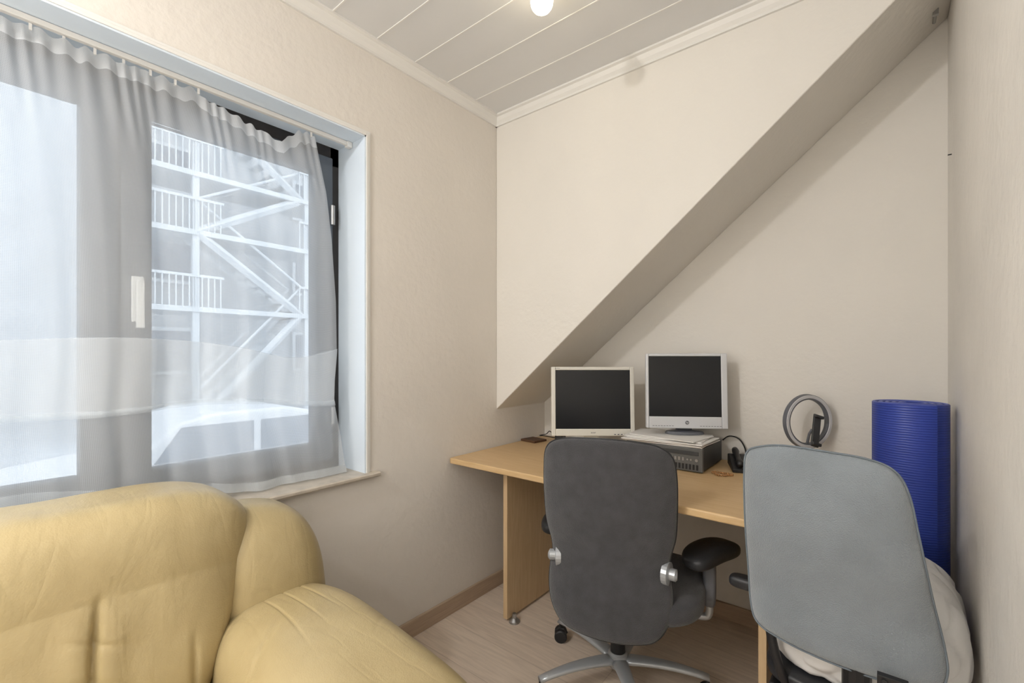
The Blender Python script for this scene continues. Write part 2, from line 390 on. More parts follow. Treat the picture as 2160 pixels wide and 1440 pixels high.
def edge_y(z):
    K = [(0.76,-0.85),(0.92,-0.868),(1.06,-0.888),(1.25,-0.872),(1.45,-0.876),(1.7,-0.895),(1.88,-0.918),(2.0,-0.945),(2.1,-0.965)]
    for (a,b),(c,d) in zip(K,K[1:]):
        if z <= c: return b+(d-b)*(z-a)/(c-a)
    return K[-1][1]
def top_z(y):
    z = 2.081
    if y > -1.36: 
        if y < -1.10: z -= 0.066*((y+1.36)/0.26)**0.8
        elif y < -1.02: z -= 0.066*(-1.02-y)/0.08
    return z + 0.004*math.sin(y*120+2*math.sin(y*31))+0.008*noise.noise(Vector((y*26,3,1)))
def bot_z(y):
    return WZ0+0.006 + (0.085*min(1,max(0,(-1.28-y)/0.5)))
def sharp(x):
    s = math.sin(x); return math.copysign(abs(s)**0.8, s)
def fold_x(u, f, y):
    dr = 0.10*f*math.sin(u*3+1)+0.16*noise.noise(Vector((u*1.5,f*1.0,9)))
    dens = 0.5+0.5*noise.noise(Vector((u*3.1,0.2*f,2)))*2.2
    w = 0.006+0.008*f
    a = sharp(u*24+dr*3+2.5*noise.noise(Vector((u*2.1,0,6))))*w*(0.15+max(0,dens))
    a += 0.6*w*math.sin(u*66+1.7+dr*4+3*noise.noise(Vector((u*4,0,1))))*max(0,dens)
    a += 0.012*noise.noise(Vector((u*2.2,f*0.9,5)))
    a += 0.004*noise.noise(Vector((u*26,f*2.0,4)))
    # slack swags under the sagging part of the heading
    sg = math.exp(-((y+1.18)/0.16)**2)*math.exp(-((f-0.16)/0.14)**2)
    a += 0.008*sg*math.sin(f*42+(y+1.2)*22)
    if f < 0.10: a = a*(0.3+7*f)
    a += (1-min(1,f/0.20))*0.0075*math.sin(u*165+7*noise.noise(Vector((u*9,0,0))))*(0.6+0.8*noise.noise(Vector((u*13,2,0))))
    a += 0.035*max(0,f-0.72)/0.28*max(0,min(1,(y+1.45)/0.4))
    return a
def cloth(f0, f1, nf, off, nu=760, zabs=None):
    bm = bmesh.new(); uvl = bm.loops.layers.uv.new('UVMap'); rows = []; info = {}
    for j in range(nf+1):
        row = []
        for i in range(nu+1):
            s = i/nu
            y0 = -0.96-(2.36-0.96)*s
            zt, zb = top_z(y0), bot_z(y0)
            if zabs is None: f = f0+(f1-f0)*j/nf; z = zt+(zb-zt)*f
            else:
                za, zb2 = zabs(y0, s); z = za+(zb2-za)*j/nf; f = (zt-z)/(zt-zb)
            ye = edge_y(z)
            y = ye-(2.36+ye)*s
            x = -0.092+fold_x(s*1.4, f, y)+off
            x = max(-0.162, x)
            y += 0.006*math.sin(s*80+f*1.5)*f*min(1,s*12)
            v = bm.verts.new((x,y,z)); row.append(v); info[v] = (s*2.0, z*1.0+0.01*math.sin(s*30))
        rows.append(row)
    for a, b in zip(rows, rows[1:]):
        for i in range(nu):
            fc = bm.faces.new((a[i],a[i+1],b[i+1],b[i]))
            for l in fc.loops: l[uvl].uv = info[l.vert]
    return bm
cur = thing('curtain', 'sheer white net curtain sagging from its rail across the window', 'curtain', (-0.09,-1.6,WZ0))
obj('net_panel', cloth(0.03, 1.0, 110, 0), M['sheer'], cur, world=True, smooth=True)
obj('heading_tape', cloth(0.0, 0.032, 6, 0.0006), M['tape'], cur, world=True, smooth=True)
def bandz(y, s):
    a = 1.275-0.035*math.exp(-((y+1.12)/0.14)**2)+0.012*math.sin(y*7)
    b = 1.085-0.03*max(0,min(1,(y+1.7)/0.8))+0.012*math.sin(y*9+1)
    return a, b
obj('hem_band', cloth(0,1,22,0.0035, zabs=bandz), M['sheerband'], cur, world=True, smooth=True)
obj('hem_seam', cloth(0,1,2,0.0055, zabs=lambda y,s:(bandz(y,s)[0]+0.001, bandz(y,s)[0]-0.001)), M['seam'], cur, world=True, smooth=True)
obj('hem_seam', cloth(0,1,2,0.0055, zabs=lambda y,s:(bandz(y,s)[1]+0.010, bandz(y,s)[1]-0.008)), M['seam'], cur, world=True, smooth=True)
obj('side_hem', cloth(0,1,2,0.0055, zabs=lambda y,s:(bot_z(y)+0.03, bot_z(y))), M['seam'], cur, world=True, smooth=True)
for i in range(22):
    y = -0.975-i*0.062
    if -1.34 < y < -1.03: continue
    obj('curtain_hook', B(-0.096,-0.090,y-0.003,y+0.003,2.074,2.0915), M['whiteplastic'], cur, world=True)

# ------------------------------------------------------------------ ceiling bulb
t = thing('light_bulb', 'glowing round bulb hanging from the ceiling', 'light bulb', (0.723,-0.598,H))
bm = bmesh.new()
prof = [(0,-0.122)]+[(0.038*math.sin(a), -0.084-0.038*math.cos(a)) for a in [k*PI/12 for k in range(1,10)]]+[(0.016,-0.044),(0.014,-0.040)]
lathe(bm, prof); obj('glass_bulb', bm, M['glow'], t, smooth=True)
obj('socket', lathe(bmesh.new(), [(0,-0.045),(0.017,-0.045),(0.019,-0.02),(0.032,-0.008),(0.034,0),(0,0)]), M['whiteplastic'], t, smooth=False)

bx, by = 1.753, 0.343; bz = S0+SL*bx
bm = bmesh.new(); tube(bm, [(bx,by-0.03,bz-0.008),(bx,by+0.03,bz-0.008)], 0.005); box(bm,bx-0.008,bx+0.008,by-0.036,by-0.024,bz-0.016,bz+0.004)
tag(obj('door_bolt', bm, M['metal']), 'small metal bolt under the top of the sloping stair underside', 'bolt')
bm = bmesh.new(); tube(bm, [(XR+0.001,0.33,1.93),(XR-0.010,0.33,1.93)], 0.002); tag(obj('nail', bm, M['black']), 'dark nail in the right wall near the corner', 'nail')

# ------------------------------------------------------------------ desk
DZ = 0.747
desk = thing('desk', 'honey coloured wooden desk pushed under the sloping staircase', 'desk', (0.78,0.04,0))
bm = bmesh.new()
pts = [(0.004,-0.335),(0.006,-0.345),(0.016,-0.352),(1.53,-0.352),(1.545,-0.347),(1.55,-0.335),(1.55,0.44),(0.004,0.44)]
prism(bm, pts, 'z', DZ-0.026, DZ); obj('desktop', bm, M['desk'], desk, world=True, bevel=0.005)
for x in (0.238, 1.302):
    bm = B(x, x+0.024, -0.225, 0.38, 0.012, DZ-0.026); obj('side_panel', bm, M['deskleg'], desk, world=True, bevel=0.002)
obj('rear_rail', B(0.262,1.302,0.30,0.318,0.60,DZ-0.026), M['deskleg'], desk, world=True, bevel=0.002)
obj('apron', B(0.262,1.302,-0.12,-0.10,DZ-0.085,DZ-0.026), M['deskleg'], desk, world=True, bevel=0.002)
for x in (0.285, 1.28):
    for y in (-0.2, 0.34):
        obj('glide_foot', lathe(bmesh.new(), [(0,0),(0.026,0),(0.024,0.008),(0.011,0.02),(0.009,0.04),(0,0.04)], (x,y,0)), M['metal'], desk, world=True, smooth=False)

# ------------------------------------------------------------------ monitors
def monitor(name, label, loc, rot, w, h, z0, side, top, bottom, mb, tilt=R(-4), baser=(0.11,0.08), neckm=None):
    t = thing(name, label, 'monitor', loc, rot)
    T = Matrix.Translation((0,0,z0)) @ Matrix.Rotation(tilt,4,'X')
    def P(nm, bm, m, parent=t, **k):
        bm.transform(T); return obj(nm, bm, m, parent, **k)
    bm = bmesh.new(); x0, x1 = -w/2, w/2
    box(bm,x0,x0+side[0],-0.018,0.012,0,h); box(bm,x1-side[1],x1,-0.018,0.012,0,h)
    box(bm,x0+side[0],x1-side[1],-0.018,0.012,0,bottom); box(bm,x0+side[0],x1-side[1],-0.018,0.012,h-top,h)
    bz = P('bezel', bm, mb, bevel=0.004)
    P('screen', B(x0+side[0],x1-side[1],-0.013,-0.008,bottom,h-top), M['screen'])
    bm = bmesh.new(); rcube(bm,(0,0.028,h/2),(w/2-0.006,0.03,h/2-0.008),8,8); P('rear_housing', bm, mb, smooth=True)
    bm = bmesh.new(); box(bm,-0.035,0.035,0.03,0.055,0.008,z0+0.09); obj('neck', bm, neckm or mb, t, bevel=0.006)
    bm = bmesh.new(); 
    lathe(bm, [(0,0),(1,0),(1,0.006),(0.94,0.012),(0.3,0.018),(0,0.018)]); bm.transform(Matrix.Translation((0,0.03,0)) @ Matrix.Diagonal((baser[0],baser[1],1,1)))
    obj('base', bm, neckm or mb, t, smooth=False)
    return t, bz, T
t, bz, T = monitor('monitor', 'cream framed monitor on the left side of the desk', (0.522,0.110,DZ), R(39.1), 0.400, 0.332, 0.100, (0.020,0.020), 0.016, 0.034, M['beigeplastic'], R(-3))
text_obj('brand_mark', 'acer', 0.014, M['orange'], bz, T @ Vector((0,-0.0185,0.017)), XROT)
text_obj('model_mark', 'AL1916', 0.007, M['orange'], bz, T @ Vector((-0.172,-0.0185,0.324)), XROT)
for k in range(5):
    bm = B(0.10+k*0.016,0.108+k*0.016,-0.0195,-0.018,0.006,0.010); bm.transform(T); obj('control_button', bm, M['greyplastic'], bz)
t, bz, T = monitor('monitor', 'silver framed monitor standing on top of the computer case', (0.925,0.235,0.8787), R(33), 0.352, 0.335, 0.030, (0.012,0.026), 0.013, 0.052, M['silverplastic'], R(-3), baser=(0.085,0.045), neckm=M['greyplastic'])
bm = bmesh.new(); tube(bm, [(0,-0.0180,0.026),(0,-0.0192,0.026)], 0.0085, 24); bm.transform(T); obj('round_badge', bm, M['greyplastic'], bz)
text_obj('brand_mark', 'hp', 0.012, M['whiteplastic'], bz, T @ Vector((0,-0.0196,0.027)), XROT)
for x0_ in (-0.15, 0.055):
    bm = bmesh.new()
    for k in range(8): box(bm,x0_+k*0.012,x0_+0.008+k*0.012,-0.0188,-0.018,0.010,0.012)
    bm.transform(T); obj('speaker_slot', bm, M['greyplastic'], bz)

# ------------------------------------------------------------------ computer case
pc = thing('computer_case', 'low dark computer case lying flat under the silver monitor', 'computer', (0.868,0.25,DZ))
P = lambda nm, bm, m, par=None, **k: obj(nm, bm, m, par or pc, world=True, **k)
P('case_body', B(0.702,1.034,0.118,0.395,DZ+0.006,DZ+0.101), M['caseblack'], bevel=0.003)
fp = P('front_panel', B(0.700,1.036,0.100,0.120,DZ+0.003,DZ+0.103), M['casefront'], bevel=0.005)
P('optical_drive', B(0.840,1.020,0.097,0.101,DZ+0.072,DZ+0.088), M['caseblack'], fp, bevel=0.001)
bm = bmesh.new()
for k in range(20): box(bm, 0.735+k*0.0145,0.743+k*0.0145,0.098,0.101,DZ+0.012,DZ+0.034)
P('vent_slot', bm, M['black'], fp)
for k in range(4): P('port', B(0.905+k*0.016,0.913+k*0.016,0.0975,0.101,DZ+0.046,DZ+0.060), M['metal'], fp)
for k in range(2): P('port', tube(bmesh.new(), [(0.975+k*0.014,0.0975,DZ+0.053),(0.975+k*0.014,0.101,DZ+0.053)], 0.004, 12), M['metal'], fp)
P('power_button', tube(bmesh.new(), [(1.012,0.0965,DZ+0.053),(1.012,0.101,DZ+0.053)], 0.006, 16), M['metal'], fp)
P('round_badge', tube(bmesh.new(), [(0.865,0.0965,DZ+0.053),(0.865,0.101,DZ+0.053)], 0.011, 24), M['metal'], fp)
rm = root_mat(fp)
text_obj('brand_mark', 'hp', 0.014, M['black'], fp, rm.inverted() @ Vector((0.865,0.0962,DZ+0.054)), XROT)
for k in range(4):
    P('rubber_foot', lathe(bmesh.new(), [(0,0),(0.01,0),(0.01,0.006),(0,0.006)], (0.73+0.27*(k%2),0.14+0.21*(k//2),DZ)), M['black'])
z = DZ+0.1035
rots = [2,-4,6,-2,4,-7]; offs = [(0,0),(0.012,0.006),(-0.016,-0.012),(0.014,-0.006),(-0.01,0.008),(0.006,-0.004)]
for k in range(6):
    th = 0.0046
    bm = bmesh.new()
    w_, d_ = (0.335,0.225) if k < 5 else (0.30,0.205)
    bmesh.ops.create_cube(bm, size=1, matrix=Matrix.Diagonal((w_,d_,th-0.0007,1)))
    o = obj('paper_sheaf', bm, M['paper'])
    o.location = (0.862+offs[k][0], 0.207+offs[k][1], z+th/2); o.rotation_euler = (0,0,R(rots[k]))
    lab = {0:'lowest white paper sheaf lying directly on the computer case', 5:'topmost white paper sheaf on the computer case, under the silver monitor'}.get(k, 'white paper sheaf inside the stack on the computer case')
    tag(o, lab, 'papers', 'papers stacked on the computer case')
    z += th

# telephone
ph = thing('telephone', 'black desk telephone beside the computer case', 'telephone', (1.165,0.315,DZ), R(20))
bm = bmesh.new(); prism(bm, [(-0.09,0),(0.09,0),(0.09,0.045),(0.06,0.050),(-0.09,0.016)], 'x', -0.075, 0.075); obj('phone_body', bm, M['black'], ph, bevel=0.004)
bm = bmesh.new()
for i in range(3):
    for j in range(4): box(bm, 0.0+i*0.02,0.014+i*0.02,-0.075+j*0.02,-0.062+j*0.02,0.018+j*0.005,0.027+j*0.005)
obj('keypad', bm, M['greyplastic'], ph, bevel=0.001)
bm = bmesh.new(); tube(bm, [(-0.045,-0.088,0.034),(-0.045,-0.06,0.040),(-0.045,-0.04,0.044),(-0.045,0.0,0.052),(-0.045,0.04,0.058),(-0.045,0.06,0.060),(-0.045,0.085,0.064)], [0.013,0.015,0.011,0.010,0.011,0.015,0.013], 14); obj('handset', bm, M['black'], ph, smooth=True)
bm = tube(bmesh.new(), spline([(1.03,0.425,0.84),(1.06,0.425,0.862),(1.10,0.428,0.852),(1.125,0.43,0.81),(1.13,0.43,DZ+0.006)],6,False), 0.003, 8)
tag(obj('monitor_cable', bm, M['black'], smooth=True), 'black cable looping from the silver monitor towards the telephone', 'cable')
bd = thing('bead_bracelet', 'small amber brown bead bracelet beside the computer case', 'bracelet', (1.10,0.14,DZ))
bm = bmesh.new()
for k in range(26):
    a = 2*PI*k/26; r = 0.022+0.006*math.sin(3*a)
    bmesh.ops.create_icosphere(bm, subdivisions=2, radius=0.0046, matrix=Matrix.Translation((r*1.5*math.cos(a), r*math.sin(a), 0.0046)))
obj('bead_string', bm, M['bead'], bd, smooth=True)
# ring light
rl = thing('ring_light', 'small round ring light with phone holder at the back of the desk', 'ring light', (1.375,0.335,DZ), R(45))
bm = bmesh.new(); seg = 96; cz = 0.222
rings = []
for k in range(seg):
    a = 2*PI*k/seg; row = []
    for (r, y) in ((0.100,-0.009),(0.102,0.008),(0.097,0.016),(0.086,0.016),(0.081,0.008),(0.082,-0.009)):
        row.append(bm.verts.new((r*math.cos(a), y, cz+r*math.sin(a)*1.08)))
    rings.append(row)
for k in range(seg):
    a, b = rings[k], rings[(k+1)%seg]
    for j in range(6): bm.faces.new((a[j],a[(j+1)%6],b[(j+1)%6],b[j]))
rr = obj('ring_housing', bm, M['greyplastic'], rl, smooth=False)
bm = bmesh.new(); rings = []
for k in range(seg):
    a = 2*PI*k/seg; rings.append([bm.verts.new((r*math.cos(a), y, cz+r*math.sin(a)*1.08)) for r, y in ((0.0985,-0.0092),(0.0975,-0.012),(0.0880,-0.012),(0.0865,-0.0092))])
for k in range(seg):
    a, b = rings[k], rings[(k+1)%seg]
    for j in range(3): bm.faces.new((a[j],a[j+1],b[j+1],b[j]))
obj('light_diffuser', bm, M['ring'], rr, smooth=False)
bm = bmesh.new(); tube(bm, [(0,0.004,0.04),(0,0.004,0.135)], 0.006); obj('pole', bm, M['black'], rl)
for k in range(3):
    a = 2*PI*k/3+0.4; bm = tube(bmesh.new(), [(0,0.004,0.055),(0.08*math.cos(a),0.004+0.08*math.sin(a),0.006)], [0.008,0.005], 8); obj('tripod_leg', bm, M['black'], rl)
hol = bmesh.new(); box(hol,-0.016,0.016,-0.009,0.0,-0.066,0.066); box(hol,-0.019,0.019,-0.020,-0.006,-0.062,-0.050); box(hol,-0.019,0.019,-0.020,-0.006,0.050,0.062)
hol.transform(Matrix.Translation((0.014,-0.022,cz-0.034)) @ Matrix.Rotation(R(18),4,'Y') @ Matrix.Rotation(R(-14),4,'X')); obj('phone_holder', hol, M['caseblack'], rl, bevel=0.003)
bm = tube(bmesh.new(), [(0,0.004,0.130),(0.002,-0.006,cz-0.05),(0.010,-0.012,cz-0.03)], 0.005, 8); obj('gooseneck', bm, M['greyplastic'], rl)
# wallet + adapter
bm = B(-0.055,0.055,-0.05,0.05,0,0.012); o = obj('wallet', bm, M['brown'], bevel=0.003); o.location = (0.068,0.245,DZ); o.rotation_euler = (0,0,R(-8)); tag(o, 'dark brown wallet at the wall end of the desk', 'wallet')
bm = B(-0.022,0.022,-0.035,0.035,0,0.05); o = obj('power_adapter', bm, M['black'], bevel=0.004); o.location = (0.190,0.335,DZ); o.rotation_euler = (0,0,R(15)); tag(o, 'black power adapter behind the cream monitor', 'power adapter')
bm = tube(bmesh.new(), spline([(0.160,0.32,DZ+0.03),(0.12,0.33,DZ+0.05),(0.075,0.36,DZ+0.025),(0.05,0.33,DZ+0.018),(0.09,0.325,DZ+0.02),(0.12,0.385,DZ+0.004),(0.2,0.40,DZ+0.004)],8,False), 0.0025, 8)
tag(obj('adapter_cable', bm, M['black'], smooth=True), 'thin black cable coiled by the wallet', 'cable')

# ------------------------------------------------------------------ yoga mat
ym = thing('yoga_mat', 'thick blue exercise mat rolled up and standing against the right wall', 'exercise mat', (1.684,0.174,0))
bm = bmesh.new(); turns = 4.5; n = 800; z0, z1 = 0.0, 1.080; th = 0.0115
rows = []
for i in range(n+1):
    f = i/n; a = R(-58)-f*turns*2*PI; rc = 0.1035 - f*turns*0.0172
    row = []
    for r_, zz in ((rc+th/2,z0),(rc+th/2,z1-0.003),(rc+th/2-0.003,z1),(rc-th/2+0.003,z1),(rc-th/2,z1-0.003),(rc-th/2,z0)):
        row.append(bm.verts.new((r_*math.cos(a), r_*math.sin(a), zz)))
    rows.append(row)
for a, b in zip(rows, rows[1:]):
    for j in range(6): bm.faces.new((a[j],a[(j+1)%6],b[(j+1)%6],b[j]))
bm.faces.new(rows[0]); bm.faces.new(rows[-1])
obj('rolled_mat', bm, M['mat'], ym, smooth=False)

# ------------------------------------------------------------------ office chairs
def caster(leg, x, y, a, m):
    bm = bmesh.new(); d = Vector((math.cos(a),math.sin(a),0)); s = Vector((-d.y,d.x,0)); c = Vector((x,y,0.027))
    for q in (-1,1): 
        tube(bm, [c+s*q*0.006, c+s*q*0.010, c+s*q*0.024, c+s*q*0.027], [0.025,0.027,0.027,0.022], 22)
    tube(bm, [c-s*0.007, c+s*0.007], 0.008, 8)
    obj('caster', bm, m, leg, smooth=False)
    bm = bmesh.new(); tube(bm, [(x,y,0.03),(x,y,0.075)], 0.007, 10)
    tube(bm, [c-d*0.024+Vector((0,0,0.006)), c-d*0.012+Vector((0,0,0.024)), c+d*0.006+Vector((0,0,0.028)), c+d*0.02+Vector((0,0,0.018))], 0.008, 8)
    obj('caster_fork', bm, m, leg, smooth=False)
def star_base(t, Rr, ang0, m, hubz=0.085):
    bm = lathe(bmesh.new(), [(0,hubz-0.02),(0.034,hubz-0.02),(0.04,hubz),(0.036,hubz+0.028),(0.03,hubz+0.034),(0,hubz+0.034)]); obj('hub', bm, m, t, smooth=False)
    for k in range(5):
        a = ang0+k*2*PI/5; d = Vector((math.cos(a),math.sin(a),0)); s = Vector((-d.y,d.x,0)); bm = bmesh.new()
        rows = []
        for f in [i/10 for i in range(11)]:
            r = 0.025+(Rr-0.02)*f; zc = hubz+0.006+0.018*math.sin(f*PI*0.6)-0.026*f*f
            wd = 0.030-0.014*f; ht = 0.015-0.005*f
            rows.append([bm.verts.new(d*r+s*(wd*math.cos(q))+Vector((0,0,zc+ht*math.sin(q)))) for q in [j*2*PI/14 for j in range(14)]])
        for A_, B_ in zip(rows, rows[1:]):
            for j in range(14): bm.faces.new((A_[j],A_[(j+1)%14],B_[(j+1)%14],B_[j]))
        bm.faces.new(rows[0]); bm.faces.new(rows[-1])
        lg = obj('leg', bm, m, t, smooth=True)
        caster(lg, d.x*Rr, d.y*Rr, a+0.8+k, M['black'])

ch = thing('office_chair', 'charcoal fabric office chair with silver wheeled base at the desk', 'office chair', (0.832,-0.255,0), R(17))
star_base(ch, 0.315, R(166-17), M['alu'])
obj('gas_column', lathe(bmesh.new(), [(0,0.1),(0.027,0.1),(0.027,0.21),(0.015,0.212),(0.015,0.33),(0,0.33)]), M['black'], ch, smooth=False)
bm = bmesh.new(); box(bm,-0.09,0.09,-0.12,0.10,0.315,0.352); box(bm,-0.035,0.035,-0.235,-0.10,0.325,0.35); obj('seat_mechanism', bm, M['black'], ch, bevel=0.008)
def seatdef(q,p,n):
    p.z += 0.01*q.x*q.x-0.015*max(0,q.y)**3*1.0
    return p
obj('seat', rcube(bmesh.new(), (0.035,0.0,0.400), (0.270,0.235,0.062), 3.5, 20, seatdef), M['charcoal'], ch, smooth=True)
half = [(0,0.968),(0.10,0.963),(0.168,0.949),(0.207,0.914),(0.219,0.84),(0.219,0.73),(0.214,0.65),(0.199,0.59),(0.195,0.55),(0.204,0.50),(0.206,0.44),(0.192,0.375),(0.154,0.325),(0.09,0.308),(0,0.303)]
outl = half+[(-x,z) for x,z in half[-2:0:-1]]
def bd1(v):
    lum = 0.035*math.exp(-((v.z-0.55)/0.13)**2)
    return Vector((v.x, v.y-0.25+0.9*v.x*v.x-0.06*max(0,v.z-0.6)+lum*0.6-0.03*max(0,v.z-0.85)*3, v.z))
bk = obj('backrest', pad(bmesh.new(), outl, 0.034, 3.2, bd1), M['charcoal'], ch, smooth=True)
pp = [bd1(Vector((p.x*1.002, -0.004, 0.64+(p.y-0.64)*1.002))) for p in spline(outl,8)]
obj('piping', tube(bmesh.new(), pp+[pp[0]], 0.0026, 6, caps=False), M['softblack'], bk, smooth=True)
for s in (-1,1):
    ax = 0.318 if s > 0 else -0.262; ay = 0.01 if s > 0 else 0.13; sw = R(-34) if s > 0 else R(-6)
    bm = bmesh.new()
    tube(bm, spline([(s*0.08,ay-0.01,0.325),(ax*0.7,ay,0.312),(ax-s*0.02,ay,0.308),(ax,ay,0.326),(ax,ay,0.38),(ax,ay,0.44)],5,False), 0.013, 10)
    br_ = obj('arm_bracket', bm, M['alu'], ch, smooth=True)
    bm = bmesh.new(); rcube(bm,(ax,ay,0.445),(0.022,0.042,0.090),5,8); obj('bracket_cover', bm, M['greyplastic'], br_, smooth=True)
    bm = bmesh.new(); rcube(bm,(0,0,0),(0.058,0.130,0.032),3.0,14,lambda q,p,n: Vector((p.x+0.012*q.y*q.y, p.y, p.z-0.010*q.y*q.y)))
    bm.transform(Matrix.Translation((ax,ay-0.01,0.546)) @ Matrix.Rotation(sw,4,'Z')); obj('armrest', bm, M['softblack'], ch, smooth=True)
    kx = s*(0.180 if s > 0 else 0.165); kz = 0.538
    bm = bmesh.new(); tube(bm, [(kx,-0.205,kz),(kx+s*0.016,-0.21,kz),(kx+s*0.018,-0.21,kz),(kx+s*0.036,-0.215,kz),(kx+s*0.04,-0.215,kz)], [0.036,0.036,0.019,0.019,0.013], 20); 
    obj('tilt_knob', bm, M['alu'], ch, smooth=False)
    bm = tube(bmesh.new(), spline([(s*0.07,-0.15,0.335),(s*0.16,-0.17,0.36),(s*0.185,-0.19,0.44),(s*0.182,-0.205,0.54)],5,False), 0.014, 10); obj('back_support', bm, M['black'], ch, smooth=True)

# grey chair
g = thing('office_chair', 'blue grey fabric office chair holding a white pillow near the right wall', 'office chair', (1.53,-0.275,0), 0)
star_base(g, 0.225, R(36), M['black'])
obj('gas_column', lathe(bmesh.new(), [(0,0.1),(0.027,0.1),(0.027,0.2),(0.015,0.2),(0.015,0.29),(0,0.29)]), M['black'], g, smooth=False)
G = lambda nm, bm, m, par=None, **k: obj(nm, bm, m, par or g, world=True, **k)
bm = bmesh.new(); box(bm,1.43,1.63,-0.38,-0.18,0.275,0.302); G('seat_mechanism', bm, M['black'], bevel=0.006)
bm = tube(bmesh.new(), [(1.56,-0.34,0.29),(1.56,-0.405,0.29),(1.56,-0.425,0.32),(1.56,-0.440,0.42),(1.56,-0.440,0.56)], 0.03, 12); G('back_support', bm, M['black'], smooth=False)
bm = bmesh.new(); rcube(bm,(1.535,-0.225,0.342),(0.195,0.185,0.030),4,16); G('seat', bm, M['softblack'], smooth=True)
G('seat_shell', B(1.36,1.71,-0.39,-0.06,0.300,0.315), M['black'], bevel=0.006)
ol = [(1.350,0.992),(1.41,1.006),(1.50,1.004),(1.58,0.997),(1.630,0.976),(1.656,0.925),(1.675,0.82),(1.699,0.68),(1.719,0.575),(1.723,0.515),(1.702,0.480),(1.62,0.470),(1.50,0.473),(1.40,0.482),(1.342,0.498),(1.322,0.545),(1.315,0.64),(1.313,0.78),(1.314,0.92),(1.322,0.972)]
def bd2(v):
    return Vector((v.x, v.y-0.462+0.8*(v.x-1.52)**2-0.07*(v.z-0.5)+0.026*math.exp(-((v.z-0.62)/0.12)**2), v.z))
gb = G('backrest', pad(bmesh.new(), ol, 0.042, 3.0, bd2), M['greyfab'], smooth=True)
pp = [bd2(Vector((1.52+(p.x-1.52)*1.001, -0.012, 0.73+(p.y-0.73)*1.001))) for p in spline(ol,8)]
obj('piping', tube(bmesh.new(), pp+[pp[0]], 0.0024, 6, caps=False), M['piping'], gb, world=True, smooth=True)
bm = bmesh.new(); box(bm,1.60,1.655,-0.516,-0.499,0.488,0.511); tube(bm,[(1.613,-0.517,0.500),(1.613,-0.521,0.500)],0.006); tube(bm,[(1.643,-0.517,0.500),(1.643,-0.521,0.500)],0.006); G('tilt_lever', bm, M['black'], bevel=0.003)
bm = bmesh.new(); rcube(bm,(1.300,-0.36,0.563),(0.050,0.024,0.018),3.5,10); G('armrest', bm, M['softblack'], smooth=True)
bm = tube(bmesh.new(), spline([(1.44,-0.37,0.29),(1.41,-0.385,0.31),(1.385,-0.415,0.40),(1.36,-0.405,0.50),(1.340,-0.370,0.555)],5,False), 0.012, 10); G('arm_bracket', bm, M['black'], smooth=True)
def wr(amp, fr, seed, st=(1,1,1)):
    def f(q, p, n):
        v = Vector((p.x*st[0],p.y*st[1],p.z*st[2]))*fr+Vector((seed,seed*2,0))
        a = noise.noise(v); b = 1-abs(noise.noise(v*1.9+Vector((3,1,7))))
        return p+n*(amp*a - amp*0.9*max(0,b-0.8)/0.2)
    return f
def pil(q,p,n):
    p = wr(0.012,7,2.5)(q,p,n)
    p.z = max(p.z, 0.374)
    p.x = min(p.x, XR-0.012); p.y = max(p.y,-0.415)
    if p.y > -0.245: p.x = max(p.x, 1.332)
    return p
bm = bmesh.new(); rcube(bm,(1.552,-0.195,0.50),(0.232,0.225,0.185),2.9,34,pil)
tag(obj('pillow', bm, M['pillow'], smooth=True), 'white pillow stuffed between the grey chair back and the wall', 'pillow')

# ------------------------------------------------------------------ armchair
ac = thing('armchair', 'mustard yellow leather armchair in front of the window', 'armchair', (0.5,-1.72,0))
A = lambda nm, bm, m=M['leather'], **k: obj(nm, bm, m, ac, world=True, smooth=True, **k)
def crease(x, w): return math.exp(-(x/w)**2)
def leather(p, n, amp, seed, st=(1,1,1), fr=4.5):
    v = Vector((p.x*st[0],p.y*st[1],p.z*st[2]))*fr+Vector((seed,seed*1.7,seed*0.3))
    a = noise.noise(v*0.45)+0.3*noise.noise(v*1.1)+0.12*noise.noise(v*3.1)
    mask = max(0, min(1, 0.1+2.2*noise.noise(v*0.35+Vector((2,14,2)))))
    r1 = abs(noise.noise(v*1.2+Vector((15,2,8)))); r2 = abs(noise.noise(v*2.6+Vector((1,9,3))))
    return p+n*amp*(a - 0.22*mask*crease(r1,0.05) - 0.10*mask*crease(r2,0.07))
def backd(q,p,n):
    p = leather(p,n,0.012,1.3,(1,1.3,0.5))
    p.x += 0.07*max(0,(0.72-p.z)/0.35) if q.x>0 else 0
    if p.y > -1.6: p.y -= 0.12*max(0,(0.84-p.z)/0.44)*max(0,(p.y+1.6)/0.27)
    if q.x > 0:
        d = abs(p.y+1.657+0.008*math.sin(p.z*14)); f = max(0,min(1,(0.74-p.z)/0.10))
        p.x -= f*(0.018*crease(d,0.007)-0.006*crease(d-0.03,0.025))
        p.x -= f*0.003*crease(d,0.05)*crease(math.sin(p.z*42+p.y*20),0.3)
        d2 = abs(p.y+1.49-0.03*(p.z-0.5)); f2 = max(0,min(1,(0.60-p.z)/0.08))
        p.x -= f2*0.008*crease(d2,0.007)
        # faint vertical gathers hanging from the crest
        k = max(0,min(1,(p.z-0.66)/0.12))*max(0,min(1,(0.92-p.z)/0.08))
        gg = max(0, noise.noise(Vector((p.y*5,1.5,8)))+0.35)
        p.x -= 0.004*k*gg*crease(math.sin(p.y*26+1.2*noise.noise(Vector((p.y*3,p.z*3,2)))),0.16)
    p.z -= 0.012*max(0,(p.y+1.55)/0.2)**2
    p.z -= 0.05*max(0,(-1.75-p.y)/0.35)**2
    p.x = max(0.012, p.x)
    return p
A('back_cushion', rcube(bmesh.new(), (0.185,-1.722,0.635), (0.150,0.413,0.272), 4.2, 140, backd))
